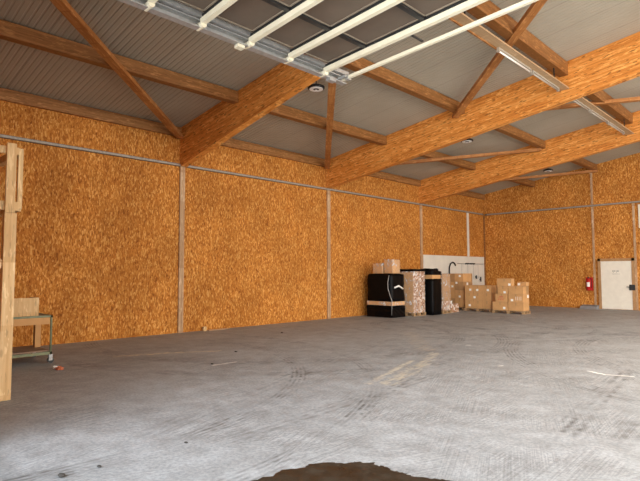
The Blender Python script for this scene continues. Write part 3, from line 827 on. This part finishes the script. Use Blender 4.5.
obj('wooden_leg', boxes((-.66, -.58, -.12, -.02, .24, .835)), 'card', tr)
wb = tag(obj('wooden_box', boxes((-.22, .22, -.48, .48, 0, .022), (-.22, .22, -.48, -.455, .022, .33), (-.22, .22, .455, .48, .022, .33), (-.22, -.195, -.455, .455, .022, .30), (.195, .22, -.455, .455, .022, .33), bev=.003), 'pale_wood'),
         'open pale wooden box standing on the green trolley', 'box'); wb.location = (2.38, 2.70, .882)
# small litter
def rag(bm):
    lumpy(bm, -.10, .10, -.06, .06, 0, .05, .03, 4, 71)
o = tag(obj('rag', rag, 'red_rag' if 'red_rag' in M else 'red_print'), 'crumpled red and white wrapper on the floor beside the trolley', 'litter'); o.location = (3.40, 3.28, .001)
obj('white_patch', lambda bm: lumpy(bm, -.11, -.02, -.07, .0, .01, .058, .02, 3, 72), 'label', o)
o = tag(obj('wood_offcut', boxes((0, .09, 0, .10, 0, .12), bev=.004), 'pale_wood'), 'small wood offcut standing at the foot of the left wall', 'wood offcut'); o.location = (.06, 8.28, .0)
tag(obj('wood_offcut', boxes((0, .05, -.35, .35, 0, .03), bev=.004), 'post_wood'), 'flat wood lath lying at the foot of the left wall', 'wood offcut').location = (.17, 8.75, 0)
def stone(bm, s, seed):
    s = s*.75
    rnd = random.Random(seed); bmesh.ops.create_icosphere(bm, subdivisions=2, radius=1)
    for v in bm.verts: v.co = Vector((v.co.x*s*1.3, v.co.y*s*.8, (v.co.z*.35+.34)*s))*(1+rnd.random()*.1)
for (x, y, s, lb) in ((8.44, 1.60, .045, 'dark stone chip on the floor at the bottom left corner'), (8.45, 1.9, .028, 'small dark stone chip near the bottom left of the floor'),
                      (8.43, 2.75, .025, 'small dark stone chip on the pale floor left of the puddle'), (2.12, 9.51, .045, 'dark chip on the floor before the second wall panel'),
                      (4.02, 6.57, .04, 'dark chip at the right end of the yellow scuff mark'), (4.9, 5.4, .035, 'dark chip beside the short white floor scratch')):
    o = tag(obj('stone_chip', lambda bm, s=s: stone(bm, s, int(s*1000)), 'stone', smooth=True), lb, 'stone'); o.location = (x, y, .0)

# wet dark patch at the door
pts = [(9.63, 2.60), (9.66, 2.80), (9.62, 2.95), (9.72, 3.10), (9.70, 3.22), (9.80, 3.34), (9.90, 3.42), (9.96, 3.52), (10.06, 3.60), (10.16, 3.58), (10.22, 3.60),
       (10.30, 3.57), (10.38, 3.60), (10.48, 3.58), (10.62, 3.66), (10.72, 3.72), (10.82, 3.74), (10.95, 3.66), (11.05, 3.2), (11.1, 2.6), (10.9, 2.0), (10.4, 1.6), (9.9, 1.7), (9.66, 2.1)]
def pud(bm):
    rnd = random.Random(3); P = []
    n = len(pts)
    for i in range(n):
        a, b_ = Vector(pts[i]), Vector(pts[(i+1) % n])
        for k in range(5):
            p = a.lerp(b_, k/5); P.append((p.x+rnd.uniform(-.018, .018), p.y+rnd.uniform(-.018, .018)))
    prism(bm, P, 'z', 0.0005, .004)
tag(obj('puddle', pud, 'wet'), 'dark brown wet patch with ragged edge on the floor at the bottom', 'puddle')

# repeats share a group phrase
GROUPS = {'roof_beam': 'glulam beams across the hall', 'roof_purlin': 'purlins under the roof deck', 'diagonal_brace': 'diagonal braces under the purlins',
          'wall_post': 'post strips on the left wall', 'wall_batten': 'battens on the back wall', 'wall_rail': 'metal rails round the walls',
          'lamp_tray': 'timber lamp trays under the roof', 'tube_lamp': 'tube lamps under the trays', 'ceiling_lamp': 'round lamps under the roof',
          'pallet': 'pallets under the carton stacks', 'wrapped_pallet_load': 'film-wrapped pallet loads', 'stone_chip': 'dark chips scattered on the floor',
          'wood_offcut': 'wood offcuts at the foot of the left wall'}
for o in list(bpy.data.objects):
    if o.parent is not None or 'label' not in o: continue
    k = o.name.split('.')[0]
    if k in GROUPS: o['group'] = GROUPS[k]
    elif k == 'carton':
        lb = o['label']
        for key, g in (('block of nine', 'cartons in the block of nine'), ('stepped stack', 'cartons of the stepped stack'), ('behind the tall stack', 'dim cartons behind the tall stack'),
                       ('in the tall stack', 'cartons in the tall stack'), ('film-wrapped carton', 'cartons on the large black load')):
            if key in lb: o['group'] = g; break
